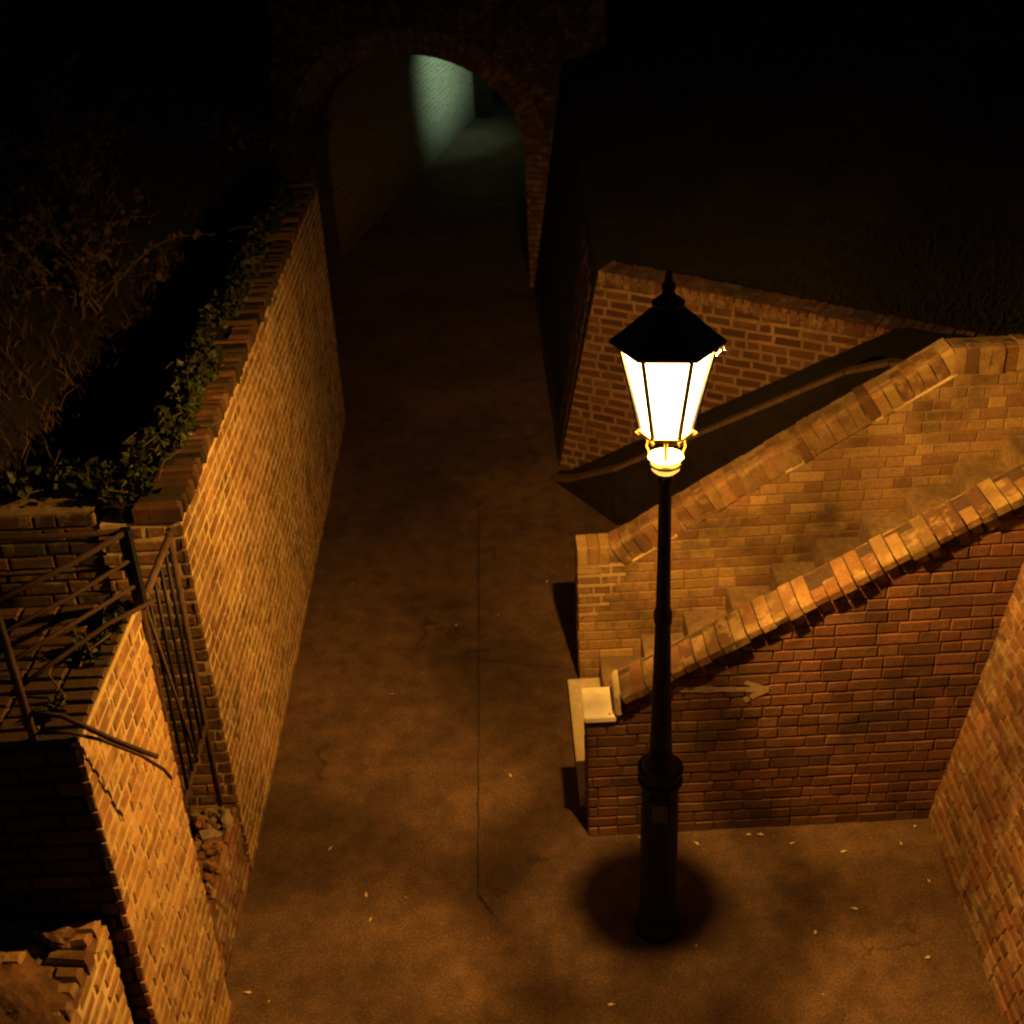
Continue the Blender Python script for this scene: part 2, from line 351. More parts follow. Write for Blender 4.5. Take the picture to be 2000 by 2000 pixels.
def rubble_stump():
    x, Y1 = -1.635, 3.43
    t = thing('ruined_wall', 'broken stump of wall with loose rubble on top at the bottom left corner', 'wall', (x, 3, 0))
    bm, lay = brick_bm()
    box(bm, (-3.6, 1.2, -0.1), (x-0.003, Y1-.01, 1.62))
    brickwork(bm, lay, (x, 1.2, 0), (0, 1, 0), (0, 0, 1), (1, 0, 0), 1.69, lambda v: [(0, Y1-1.2-.01)], PAL['mixed'], 'random', joint=0.018, out=0.003, jit=0.008, ch=0.01)
    obj('wall_face', bm, [MAT['mortar_pale'], MAT['brick_smear']], t)
    bm, lay = brick_bm(); rs = random.Random(3)
    for k in range(90):
        u, v_ = rs.uniform(0, 1)**1.2, rs.uniform(0, 1)
        big = rs.random() < .12
        c = Vector((x-0.055-u*1.0, 1.9+v_*1.5, 1.64+rs.uniform(-.01, 0.03)+0.02*math.sin(v_*9)))
        sz = Vector((.105, .052, .032)) if big else Vector((rs.uniform(.02, .05), rs.uniform(.02, .04), rs.uniform(.012, .03)))
        if big: sz = Vector((sz.x*rs.uniform(.5, 1), sz.y*rs.uniform(.8, 1.05), sz.z)); c.x = min(c.x, x-.10)
        M = Matrix.Translation(c) @ Matrix.Rotation(rs.gauss(0, .35) if big else rs.uniform(0, 6.28), 4, 'Z') @ Matrix.Rotation(rs.gauss(0, .12), 4, 'X') @ Matrix.Rotation(rs.gauss(0, .12), 4, 'Y')
        g = bmesh.ops.create_icosphere(bm, subdivisions=3 if big else 2, radius=1.0)
        for q in g['verts']:
            p = q.co.copy(); m_ = max(abs(p.x), abs(p.y), abs(p.z)); p = p.lerp(p/m_, 0.86)
            p += Vector((noise.noise(p*2.2+Vector((k, 0, 0))), noise.noise(p*2.2+Vector((0, k, 0))), noise.noise(p*2.2+Vector((0, 0, k)))))*0.16
            q.co = M @ Vector((p.x*sz.x, p.y*sz.y, p.z*sz.z))
        cl = rs.choice(PAL['dim']+PAL['dim']+PAL['red']+([(0.2, 0.15, 0.09)] if not big else []))
        fs = set(f for q in g['verts'] for f in q.link_faces); tinted(bm, fs, lay, cl)
    for i in range(26):
        for j in range(4):
            if rs.random() < .62 - .1*j:
                L_ = rs.choice((.215, .105, .16)); yy = 1.5+i*.074
                one_brick(bm, lay, Vector((x-.004-L_-.225*j+rs.uniform(-.02, .006), yy, 1.650+rs.uniform(0, .022))), Vector((1, rs.uniform(-.08, .08), rs.uniform(-.05, .05))), Vector((0, 1, rs.uniform(-.06, .06))), Vector((0, 0, 1)), 0, L_, 0, .064, .025, .05, rs.choice(PAL['dim']+PAL['dark']), .008, .014, 0)
    bt = bmesh.new(); G = []
    for i in range(50):
        G.append([bt.verts.new((x-.006-1.3*(j/24)**1.3, 1.3+2.11*i/49, 1.645+.035*noise.noise(Vector((i*.16, j*.2, 2)))+.010*noise.noise(Vector((i*.9, j*1.1, 5)))+(0.03 if j else -.01))) for j in range(25)])
    for i in range(49):
        for j in range(24): bt.faces.new((G[i][j], G[i+1][j], G[i+1][j+1], G[i][j+1]))
    bmesh.ops.recalc_face_normals(bt, faces=bt.faces); obj('broken_top', bt, MAT['broken_brick'], t)
    tag(obj('rubble', bm, [MAT['brick_old']], t), kind='stuff')
rubble_stump()
# steps that climb left through the gate opening
def gate_steps():
    t = thing('stone_steps', 'worn steps climbing left through the gate opening, littered with rubble', 'steps', (XL-.02, 4.8, 0))
    z = 0.0
    for k in range(11):
        z += 0.30 if k < 2 else 0.17
        bm, lay = brick_bm(); x0 = XL-0.03-0.27*k
        box(bm, (x0-0.34 if k < 10 else -5.0, 4.345, max(0, z-0.5)), (x0-0.012, 5.295, z-0.03))
        u = 4.35
        while u < 5.27:
            one_brick(bm, lay, Vector((x0-0.225, u, z)), Vector((1, 0, 0)), Vector((0, 1, 0)), Vector((0, 0, 1)), 0, 0.225, 0, 0.066, random.uniform(-.008, .004), 0.1, random.choice(PAL['red']+PAL['dark']), 0.006, 0.012)
            u += 0.075
        obj('step', bm, [MAT['mortar_dark'], MAT['brick_old']], t)
    bm, lay = brick_bm(); box(bm, (XL-.20, 4.345, -.1), (XL-.022, 5.275, .50))
    brickwork(bm, lay, (XL-.018, 4.345, 0), (0, 1, 0), (0, 0, 1), (1, 0, 0), .53, lambda v: [(0, .93)] if v < .4 else [(.25, .93)], PAL['dim']+PAL['red'], 'random', joint=.014, out=.004, jit=.008, ch=.01)
    obj('threshold', bm, [MAT['broken_brick'], MAT['brick_old']], t)
    bm, lay = brick_bm(); rs = random.Random(8)
    for k in range(160):
        kx = rs.uniform(0, 1.3) if k % 2 else rs.uniform(0, .28); zz = (0.6+0.17*max(0, math.ceil((kx-.5)/.27))) if kx > .2 else 0.5
        c = Vector((XL-0.05-kx, rs.uniform(4.4, 5.25), zz+0.02)); sz = rs.uniform(.015, .045)
        M = Matrix.Translation(c) @ Matrix.Rotation(rs.uniform(0, 6), 4, (rs.random(), rs.random(), 1))
        g = bmesh.ops.create_icosphere(bm, subdivisions=1, radius=1)
        for q in g['verts']:
            p = q.co*(1+.4*noise.noise(q.co*2+Vector((k, k, 0)))); q.co = M @ Vector((p.x*sz*1.5, p.y*sz, p.z*sz*.7))
        tinted(bm, set(f for q in g['verts'] for f in q.link_faces), lay, rs.choice(PAL['dim']+[(0.17, 0.13, 0.09)]))
    tag(obj('debris', bm, [MAT['brick_old']], t), kind='stuff')
gate_steps()

# ------------------------------------------------------------ two raking stair walls on the right
def raking_wall(label, Y, TH, x0, zl, xs, zs, slope, xe, ztop, xend, pal, bond, mortar, brick, copd, coph, joint, top_round, over=0.0):
    """level end, raking part, then level again"""
    t = thing('brick_wall', label, 'wall', (x0, Y, 0))
    def top(x):
        if x < xs: return zl
        return min(zs+slope*(x-xs), ztop)
    def xmin(v):
        if v < zl-0.02: return x0
        return xs+(v-zs)/slope
    ch_ = coph/math.cos(math.atan(slope))
    bm, lay = brick_bm()
    xk = xs+(ztop-zs)/slope
    prof = [(x0+.003, Y+.003, -0.1), (xend, Y+.003, -0.1), (xend, Y+.003, ztop-ch_)]
    if xk < xend: prof.append((xk+.02, Y+.003, ztop-ch_))
    prof += [(xs+.02, Y+.003, max(zl-.07, zs-ch_)), (x0+.003, Y+.003, zl-.07)]
    prism(bm, prof, (0, TH-.006, 0))
    def iv(v):
        a = x0
        if v > zl-0.075: a = xs+(v+ch_*.75-zs)/slope
        if v > ztop-ch_+.03: return []
        return [(a-x0, xend-x0)]
    brickwork(bm, lay, (x0, Y, 0), (1, 0, 0), (0, 0, 1), (0, -1, 0), ztop, iv, pal, bond, joint=joint, out=0.005, depth=0.015, jit=0.003, ch=0.005, vj=0.004)
    obj('wall_face', bm, [mortar, brick], t)
    bm, lay = brick_bm()                                        # end face towards the path
    brickwork(bm, lay, (x0, Y+TH, 0), (0, -1, 0), (0, 0, 1), (-1, 0, 0), zl-.07, lambda v: [(0.002, TH-.002)], pal, 'header', joint=joint, out=0.003, depth=0.012)
    obj('end_face', bm, [mortar, brick], t)
    # coping: bricks on edge, square to the slope
    bm, lay = brick_bm()
    def cope(p0, p1):
        d = (p1-p0); L = d.length; d.normalize(); nrm = Vector((-d.z, 0, d.x)); s = 0.004
        if over:
            while s < L-.03:
                c = random.choice(PAL['moss']+PAL['dark']); one_brick(bm, lay, p0-nrm*coph+Vector((0, Y-.004+random.uniform(-.006, .006), 0)), d, nrm, Vector((0, -1, 0)), s, s+.066, 0, coph-.055, .002, .1, c, .005, .01); s += .077  # lower course tinted dark, deepening the shade of the overhang
            s = .004
        while s < L-0.03:
            wdt = random.uniform(.067, .0725); c = random.choice(PAL['mixed']+PAL['stock']+PAL['dark']); g_ = random.uniform(.38, .78) if over else random.uniform(.55, 1.05); c = tuple(k*g_ for k in c)
            o = random.uniform(-.007, .004); yo = random.uniform(-.012, .004)
            a = p0+d*s; b = p0+d*(s+wdt)
            Yf = Y-0.012-over+yo; Yb = Y+copd
            cr = top_round
            cb = .055 if over else coph
            pr = [(Yf, -cb), (Yf, -cr*.55), (Yf+cr*.35, -cr*.15), (Yf+cr, 0), (Yb+random.uniform(-.01, .0), -cr*.1-0.006), (Yb, -cb)]; pr = [(a_+random.uniform(-.004, .004), b_+random.uniform(-.007, .004)) for a_, b_ in pr]
            va = [bm.verts.new(Vector((a.x, yy, a.z))+nrm*(h+o)) for yy, h in pr]; vb = [bm.verts.new(Vector((b.x, yy, b.z))+nrm*(h+o)) for yy, h in pr]
            fs = [bm.faces.new(va), bm.faces.new(vb[::-1])]+[bm.faces.new((va[(i+1) % 6], va[i], vb[i], vb[(i+1) % 6])) for i in range(6)]
            for f in fs: f.material_index = 1
            tinted(bm, fs, lay, c); s += 0.077+random.uniform(-.002, .002)
    if xs-x0 > 0.19 and top_round < .1: pass
    cope(Vector((xs, 0, zs)), Vector((min(xk, xend), 0, zs+slope*(min(xk, xend)-xs))))
    if xk < xend: cope(Vector((xk+.03, 0, ztop)), Vector((xend, 0, ztop)))
    n_ = Vector((-slope, 0, 1)).normalized()
    q = [(xs+.01, Y+.004, zs-.012), (min(xk, xend), Y+.004, min(zs+slope*(min(xk, xend)-xs), ztop)-.012)]
    if xk < xend: q += [(xend, Y+.004, ztop-.02), (xend, Y+.004, ztop-ch_), (xk+.02, Y+.004, ztop-ch_)]
    else: q += [(xend, Y+.004, ztop-ch_)]
    q += [(xs+.02, Y+.004, zs-ch_)]
    prism(bm, q, (0, copd-.02, 0))
    obj('coping', bm, [mortar, MAT['brick_cope']], t)
    return t
# lower wall
tw = raking_wall('lower raking brick wall with a white painted arrow, standing just behind the lamp post', 5.42, 0.24, 0.352, 0.887, 0.53, 1.05, 0.57, 9, 2.60, 3.3,
            PAL['red'], 'header', MAT['mortar_dark'], MAT['brick_dirty'], 0.205, 0.150, 0.010, 0.03, 0.035)
bm = bmesh.new(); box(bm, (0.338, 5.402, 0.852), (0.515, 5.675, 0.892)); bmesh.ops.bevel(bm, geom=bm.edges[:], offset=0.006, segments=2, affect='EDGES')
obj('cap_stone', bm, MAT['white_stone'], tw)
bm = bmesh.new(); hexa(bm, [(0.508, 5.392, 0.90), (0.545, 5.392, 0.90), (0.550, 5.63, 0.90), (0.515, 5.63, 0.90), (0.505, 5.394, 1.03), (0.535, 5.394, 1.05), (0.54, 5.62, 1.06), (0.508, 5.62, 1.04)])
bmesh.ops.bevel(bm, geom=bm.edges[:], offset=0.008, segments=2, affect='EDGES')
obj('kneeler', bm, MAT['stone'], tw)
# painted arrow on the lower wall
bm = bmesh.new(); Yp = 5.42-0.0085
def daub(p, q, wd, n_=14, sd=0, dy=0):
    p, q = Vector((p[0], Yp-dy, p[1])), Vector((q[0], Yp-dy, q[1])); d = (q-p).normalized(); s = Vector((-d.z, 0, d.x)); L = []
    for i in range(n_+1):
        c = p.lerp(q, i/n_); a = wd*(.5+.25*noise.noise(c*14+Vector((sd, 0, 0)))); L.append((bm.verts.new(c-s*a), bm.verts.new(c+s*a)))
    for i, ((a, b), (c, d_)) in enumerate(zip(L, L[1:])):
        if noise.noise(Vector((i*.9+sd, sd, 0))) > -0.33: bm.faces.new((a, b, d_, c))
daub((0.80, 1.052), (1.35, 1.018), 0.036, 26, 1)
daub((1.325, 1.025), (1.215, 1.075), 0.032, 9, 4, .0006)
daub((1.325, 1.012), (1.215, 0.95), 0.034, 9, 7, .0012)
o = obj('painted_arrow', bm, MAT['paint_faded'], tw)
# upper wall
tu = raking_wall('upper raking brick wall of yellowish bricks, behind the stair, pale fresh mortar at its left end', 6.85, 0.24, 0.405, 1.106, 0.612, 1.11, 0.617, 9, 2.36, 5.2,
            PAL['stock'], 'header', MAT['mortar_mid'], MAT['brick_dirty'], 0.17, 0.17, 0.009, 0.06)
bm, lay = brick_bm(); x = 0.405
while x < 0.62:
    one_brick(bm, lay, Vector((x, 6.84, 0.965)), Vector((1, 0, 0)), Vector((0, 0, 1)), Vector((0, -1, 0)), 0, 0.066, 0, 0.14, 0.004, 0.17, random.choice(PAL['stock']), .002, .008); x += 0.072
box(bm, (0.408, 6.86, 1.03), (0.64, 7.02, 1.09))
obj('end_coping', bm, [MAT['mortar_mid'], MAT['brick_dirty']], tu)
# raised pale repointing between the end bricks
bm = bmesh.new()
for k, z in enumerate([0.963, 0.888, 0.813, 0.738, 0.663, 0.588]):
    L = (0.30, 0.31, 0.24, 0.17, 0.2, 0.12)[k]
    box(bm, (0.406, 6.838, z-.011), (0.406+L, 6.86, z+.006))
    for j in range(1 + int(L/.13)):
        xx = 0.406+0.10+0.115*j+(0.05 if k % 2 else 0)
        if xx < .406+L and k < 5: box(bm, (xx-.007, 6.8385, z-.072), (xx+.006, 6.86, z-.0115))
for p in bm.verts: p.co += Vector((noise.noise(p.co*30)*.004, 0, noise.noise(p.co*31+Vector((5, 0, 0)))*.004))
obj('repointing', bm, MAT['mortar_warm'], tu)
bm = bmesh.new()                                               # lighter fillet of mortar under the coping
n_ = Vector((-0.617, 0, 1)).normalized()
for a, b in ((0.66, 0.95), (1.62, 1.75), (2.15, 2.62)):
    pa = Vector((a, 6.84, 1.11+.617*(a-.612)))-n_*.178; pb = Vector((b, 6.84, 1.11+.617*(b-.612)))-n_*.178
    prism(bm, [pa-n_*.012, pb-n_*.012, pb+n_*.008, pa+n_*.008], (0, .02, 0))
obj('mortar_fillet', bm, MAT['mortar_pale'], tu)

# stair between the two walls
def stair():
    t = thing('stairs', 'flight of stone stairs climbing right between the two raking walls', 'stairs', (0.32, 6.2, 0))
    x, z = 0.32, 0.0
    for k in range(12):
        h = 0.07 if k == 0 else 0.17; z += h
        bm = bmesh.new(); x1 = x+(0.22 if k == 0 else 0.278)
        box(bm, (x, 5.67, max(0, z-0.4)), (x1+0.05 if k < 11 else 6.0, 6.838, z))
        bmesh.ops.bevel(bm, geom=[e for e in bm.edges if abs(e.verts[0].co.z-z) < 1e-5 and abs(e.verts[1].co.z-z) < 1e-5], offset=0.008, segments=2, affect='EDGES')
        obj('step', bm, MAT['stone'] if k < 1 else MAT['mortar_mid'], t); x = x1
stair()

# ------------------------------------------------------------ tall battered wall at the right edge
def wall_right():
    t = thing('brick_wall', 'tall rough leaning wall along the right edge of the picture, right of the lamp post', 'wall', (2.35, 3, 0))
    bm, lay = brick_bm()
    U = Vector((0.096/1.44, 1.44, 0)).normalized(); O = Vector((2.335, 5.417, 0))-U*5.2; V = Vector((0.165, 0, 1)); Nn = U.cross(V).normalized()
    if Nn.x > 0: Nn = -Nn
    L = 5.2; H = 3.6
    q = [O, O+U*L, O+U*L+V*H, O+V*H]
    prism(bm, [p-Nn*0.006 for p in q], (0.6, -0.04, 0))
    brickwork(bm, lay, O, U, V, Nn, H, lambda v: [(0, L)], PAL['dim']+PAL['red'], 'header', course=0.068, joint=0.010, out=0.004, jit=0.008, ch=0.007, wave=0.008, depth=0.02)
    obj('wall_face', bm, [MAT['mortar_mid'], MAT['brick_old']], t)
wall_right()

# ------------------------------------------------------------ wing wall and side wall by the tunnel
A = Vector((0.447, 10.04, 0)); dW = Vector((math.cos(math.radians(-32)), math.sin(math.radians(-32)), 0)); nW = Vector((dW.y, -dW.x, 0))
WL = 4.6
def wing():
    t = thing('brick_wall', 'splayed wing wall with broad mortar joints and a level top, seen behind the lantern', 'wall', A)
    bm, lay = brick_bm()
    le = lambda z: 0.42*z/1.91
    zt = lambda u: 1.91-(u-.42)*.055
    def iv(v):
        b = WL if v < 1.68 else .42+(1.87-v)/.055; return [(le(v), min(b, WL))] if b > le(v)+.1 else []
    pr = [A-nW*.004, A+dW*WL-nW*.004, A+dW*WL-nW*.004+Vector((0, 0, zt(WL)-.03)), A+dW*.42-nW*.004+Vector((0, 0, 1.88))]
    prism(bm, pr, -nW*0.35)
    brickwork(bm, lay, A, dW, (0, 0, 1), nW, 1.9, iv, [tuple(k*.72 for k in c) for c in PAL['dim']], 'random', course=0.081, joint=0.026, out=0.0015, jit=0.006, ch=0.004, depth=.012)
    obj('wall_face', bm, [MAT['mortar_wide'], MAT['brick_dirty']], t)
    bm, lay = brick_bm(); u = .42; sl = Vector((dW.x, dW.y, -.055)).normalized()
    while u < WL-.07:
        one_brick(bm, lay, A+dW*u+Vector((0, 0, zt(u)-.10)), sl, Vector((0, 0, 1)), nW, 0, .064, 0, .11, .010, .28, random.choice(PAL['dim']), .005, .01); u += .074
    obj('coping', bm, [MAT['mortar_mid'], MAT['brick_old']], t)
wing()
def ramp_steps():
    t = thing('ramp', 'dark narrow ramp with a pale kerb, rising right along the foot of the wing wall', 'ramp', A)
    zr = lambda u: max(0.0, min(.02+(u-.12)*.655, 1.83))
    wr = lambda u: .10+.48*min(1, max(0, u)/.9)
    bm = bmesh.new(); G = []
    for i in range(61):
        u = .02+i*(4.5-.02)/60; row = []
        for j in range(9):
            p = A+dW*u+nW*(.02+wr(u)*j/8)+Vector((0, 0, zr(u)+.012*noise.noise(Vector((u*5, j, 0))))); row.append(bm.verts.new(p))
        G.append(row)
    for i in range(60):
        for j in range(8): bm.faces.new((G[i][j], G[i+1][j], G[i+1][j+1], G[i][j+1]))
    bmesh.ops.recalc_face_normals(bm, faces=bm.faces)
    obj('ramp_surface', bm, MAT['soil'], t)  # near-black ramp: its shadow is put into the colour
    def band(z0_, z1_, wd, gap, nm, mt):
        bm = bmesh.new(); L = .30; n2 = 15
        for i in range(n2):
            u0, u1 = i*L, i*L+L-gap; a = A+dW*u0+nW*(wr(u0)+.02); b = A+dW*u1+nW*(wr(u1)+.02)
            Z = lambda u, z: Vector((0, 0, -.1 if z is None else zr(u)+z))
            hexa(bm, [a+Z(u0, z0_), b+Z(u1, z0_), b+nW*wd+Z(u1, z0_), a+nW*wd+Z(u0, z0_), a+Z(u0, z1_), b+Z(u1, z1_), b+nW*wd+Z(u1, z1_), a+nW*wd+Z(u0, z1_)])
        bmesh.ops.recalc_face_normals(bm, faces=bm.faces); return obj(nm, bm, mt, t)
    band(None, -.03, .07, .0, 'kerb_wall', MAT['soil']); band(-.028, .004, .085, .006, 'kerb', MAT['kerb_dull'])  # kerb face painted dark as if in shadow, only the nose lighter
ramp_steps()
JR = Vector((0.37, 14.93, 0)); JL = Vector((-2.256, 15.93, 0))
def side_wall():
    t = thing('brick_wall', 'dark unlit side wall along the right of the path, from the wing wall to the tunnel mouth', 'wall', (0.42, 12.5, 0))
    bm, lay = brick_bm()
    a, b = A+Vector((-.0, .05, 0)), JR+Vector((0.05, -.02, 0)); ba = Vector((.356, -.173, 1.88)); bb = Vector((.42, .0, 2.75))
    q = [a, b, b+bb, a+ba]; prism(bm, q, tuple(dW*.35))
    U = (b-a).normalized(); V = Vector((.18, -.05, 1)); Nn = -(U.cross(V)).normalized()
    if Nn.x > 0: Nn = -Nn
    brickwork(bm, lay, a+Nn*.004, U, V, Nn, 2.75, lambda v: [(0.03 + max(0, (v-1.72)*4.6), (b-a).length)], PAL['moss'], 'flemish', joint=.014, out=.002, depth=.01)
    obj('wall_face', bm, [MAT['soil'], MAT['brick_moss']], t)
side_wall()
# ------------------------------------------------------------ tunnel
PU = (JR-JL).normalized(); PW = (JR-JL).length; PN = Vector((PU.y, -PU.x, 0))     # PN looks to the camera
SPR, RISE = 1.66, 1.08
TD = Vector((1.42, 6.36, 0)).normalized(); TL = 15.0
def archpt(a, r=0): return (PW/2-(PW/2+r)*math.cos(a), SPR+(RISE+r)*math.sin(a))
def tunnel():
    t = thing('tunnel', 'brick tunnel mouth with a round arch at the end of the path, greenish light inside', 'tunnel', JL.lerp(JR, .5))
    # portal wall
    bm, lay = brick_bm()
    P = lambda u, z: JL+PU*u+Vector((0, 0, z))
    pts = [P(-4.5, -.1), P(0, -.1)]+[P(*archpt(math.pi*k/24)) for k in range(25)]+[P(PW, -.1), P(PW+1.0, -.1), P(PW+1.0, 3.5), P(-4.5, 3.5)]
    prism(bm, [q-PN*.004 for q in pts], -PN*0.4)
    def iv(v):
        R = 0.30
        if v < SPR: return [(-4.5, -R+.02), (PW+R-.02, PW+1.0)]
        s = (v-SPR)/(RISE+R)
        if s >= 1: return [(-4.5, PW+1.0)]
        h = (PW/2+R)*math.sqrt(1-s*s); return [(-4.5, PW/2-h), (PW/2+h, PW+1.0)]
    brickwork(bm, lay, JL, PU, (0, 0, 1), PN, 3.5, iv, PAL['moss'], 'flemish', joint=.012, out=.003, depth=.01)
    obj('portal_wall', bm, [MAT['mortar_dark'], MAT['brick_old']], t)
    bm, lay = brick_bm(); n_ = 46
    for ring in range(2):
        for k in range(n_):
            a0, a1 = math.pi*(k+.06)/n_, math.pi*(k+.94)/n_; r0_, r1_ = .005+.15*ring, .145+.15*ring
            c = random.choice(PAL['dim']); o_ = random.uniform(.006, .016)
            q = [P(*archpt(a0, r0_)), P(*archpt(a1, r0_)), P(*archpt(a1, r1_)), P(*archpt(a0, r1_))]
            v = [bm.verts.new(x+PN*o_) for x in q]+[bm.verts.new(x-PN*.1) for x in q]
            fs = [bm.faces.new(v[:4])]+[bm.faces.new((v[i], v[4+i], v[4+(i+1) % 4], v[(i+1) % 4])) for i in range(4)]
            tinted(bm, fs, lay, c)
    bmesh.ops.recalc_face_normals(bm, faces=bm.faces)
    obj('arch_ring', bm, [MAT['brick_old']], t)
    for s in (0, 1):
        bm, lay = brick_bm(); O = P(-.30, 0) if s == 0 else P(PW+.005, 0)
        brickwork(bm, lay, O, PU, (0, 0, 1), PN, SPR, lambda v: [(0, .295)], PAL['red'], 'flemish', joint=.012, out=.012, depth=.1, mi=0)
        obj('jamb', bm, [MAT['brick_old']], t)
    # lining (with thickness)
    bm = bmesh.new(); uvl = bm.loops.layers.uv.new('UVMap')
    prof = [(0, -.05), (0, .8), (0, SPR)]+[archpt(math.pi*k/20) for k in range(1, 20)]+[(PW, SPR), (PW, .8), (PW, -.05)]
    ln = [0]
    for a, b in zip(prof, prof[1:]): ln.append(ln[-1]+math.dist(a, b))
    ns = 30; V = [[bm.verts.new(P(u, z)+TD*(TL*j/ns)-PN*.02) for u, z in prof] for j in range(ns+1)]
    for j in range(ns):
        for i in range(len(prof)-1):
            f = bm.faces.new((V[j][i], V[j][i+1], V[j+1][i+1], V[j+1][i])); f.smooth = True
            for l, (s_, q_) in zip(f.loops, ((j, i), (j, i+1), (j+1, i+1), (j+1, i))): l[uvl].uv = (TL*s_/ns, ln[q_])
    o = obj('lining', bm, MAT['tunnel'], t); md = o.modifiers.new('solid', 'SOLIDIFY'); md.thickness = 0.3; md.offset = 1
    # cross rib near the lamp; it makes the dark step beyond the lit patch
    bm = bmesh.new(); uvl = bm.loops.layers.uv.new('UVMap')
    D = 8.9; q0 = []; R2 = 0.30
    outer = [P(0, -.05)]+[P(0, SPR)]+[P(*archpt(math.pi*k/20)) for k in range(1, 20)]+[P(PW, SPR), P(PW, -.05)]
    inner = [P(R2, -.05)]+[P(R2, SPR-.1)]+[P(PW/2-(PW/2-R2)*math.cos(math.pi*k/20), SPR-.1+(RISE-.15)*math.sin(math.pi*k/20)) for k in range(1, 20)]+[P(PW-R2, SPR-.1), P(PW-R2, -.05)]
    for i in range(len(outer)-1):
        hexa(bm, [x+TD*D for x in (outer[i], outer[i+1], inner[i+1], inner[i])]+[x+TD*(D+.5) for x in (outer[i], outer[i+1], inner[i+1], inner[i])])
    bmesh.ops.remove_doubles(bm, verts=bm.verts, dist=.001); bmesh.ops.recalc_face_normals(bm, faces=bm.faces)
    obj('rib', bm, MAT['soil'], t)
tunnel()
def tunnel_lamp():
    c = JL+PU*(PW-.16)+TD*6.75+Vector((0, 0, 2.02))
    t = thing('wall_lamp', 'greenish lamp on the right side inside the tunnel, hidden by the arch', 'lamp', c)
    bm = bmesh.new(); lathe(bm, [(.03, .16), (.05, .15), (.10, .06), (.11, .0), (.10, .0)], 0, 0, 20)
    bmesh.ops.translate(bm, verts=bm.verts, vec=c); obj('shade', bm, MAT['iron_black'], t)
    mt, n, b = new_mat('lit_diffuser'); b.inputs['Emission Color'].default_value = (0.7, 1, .8, 1); b.inputs['Emission Strength'].default_value = 3
    bm = bmesh.new(); lathe(bm, [(.02, -.03), (.07, -.02), (.09, -.003)], c.x, c.y, 16); bmesh.ops.translate(bm, verts=bm.verts, vec=(0, 0, c.z)); obj('diffuser', bm, mt, t)
    ld = bpy.data.lights.new('tunnel_lamp_light', 'SPOT'); ld.energy = TUN_POWER; ld.color = TUN_COL; ld.spot_size = math.radians(102); ld.spot_blend = 1.0; ld.shadow_soft_size = .06
    lo = bpy.data.objects.new('tunnel_lamp_light', ld); C.objects.link(lo); lo.location = c+Vector((-.12, 0, .0)); lo.parent = t; lo.matrix_parent_inverse = Matrix.Translation(-t.location)
    tgt = JL+TD*7.0+Vector((0, 0, 1.7)); lo.rotation_euler = (tgt-lo.location).to_track_quat('-Z', 'Y').to_euler()
tunnel_lamp()

# ------------------------------------------------------------ banks (terrain)
def loft(name, Al, Bl, n_=60, m_=40, amp=0.12, curve=0.0):
    bm = bmesh.new(); 
    def sample(P_, t_):
        s = t_*(len(P_)-1); i = min(int(s), len(P_)-2); return Vector(P_[i]).lerp(Vector(P_[i+1]), s-i)
    G = []
    for i in range(n_+1):
        a, b = sample(Al, i/n_), sample(Bl, i/n_); row = []
        for j in range(m_+1):
            s = j/m_; p = a.lerp(b, s); p.z += curve*math.sin(math.pi*s)
            p.z += amp*min(1, s*8)*(noise.noise(p*1.3)+.5*noise.noise(p*4)); row.append(bm.verts.new(p))
        G.append(row)
    for i in range(n_):
        for j in range(m_): bm.faces.new((G[i][j], G[i][j+1], G[i+1][j+1], G[i+1][j])).smooth = True
    bmesh.ops.recalc_face_normals(bm, faces=bm.faces)
    o = struct(name, bm, MAT['soil']); return o, G
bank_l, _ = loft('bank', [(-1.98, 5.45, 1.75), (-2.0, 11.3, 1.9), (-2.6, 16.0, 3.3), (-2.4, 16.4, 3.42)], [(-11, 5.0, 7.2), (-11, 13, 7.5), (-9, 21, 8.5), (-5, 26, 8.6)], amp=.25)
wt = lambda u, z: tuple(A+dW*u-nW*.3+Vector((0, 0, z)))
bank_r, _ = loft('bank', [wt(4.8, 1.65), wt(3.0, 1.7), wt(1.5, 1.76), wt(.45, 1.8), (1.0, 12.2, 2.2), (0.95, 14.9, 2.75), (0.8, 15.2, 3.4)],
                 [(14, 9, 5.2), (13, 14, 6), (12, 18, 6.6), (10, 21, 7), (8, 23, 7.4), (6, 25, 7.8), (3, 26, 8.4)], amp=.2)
bank_t, _ = loft('bank', [(-2.9, 16.3, 3.42), (1.6, 14.9, 3.45)], [(-7, 30, 9.5), (6, 30, 9.5)], amp=.2)

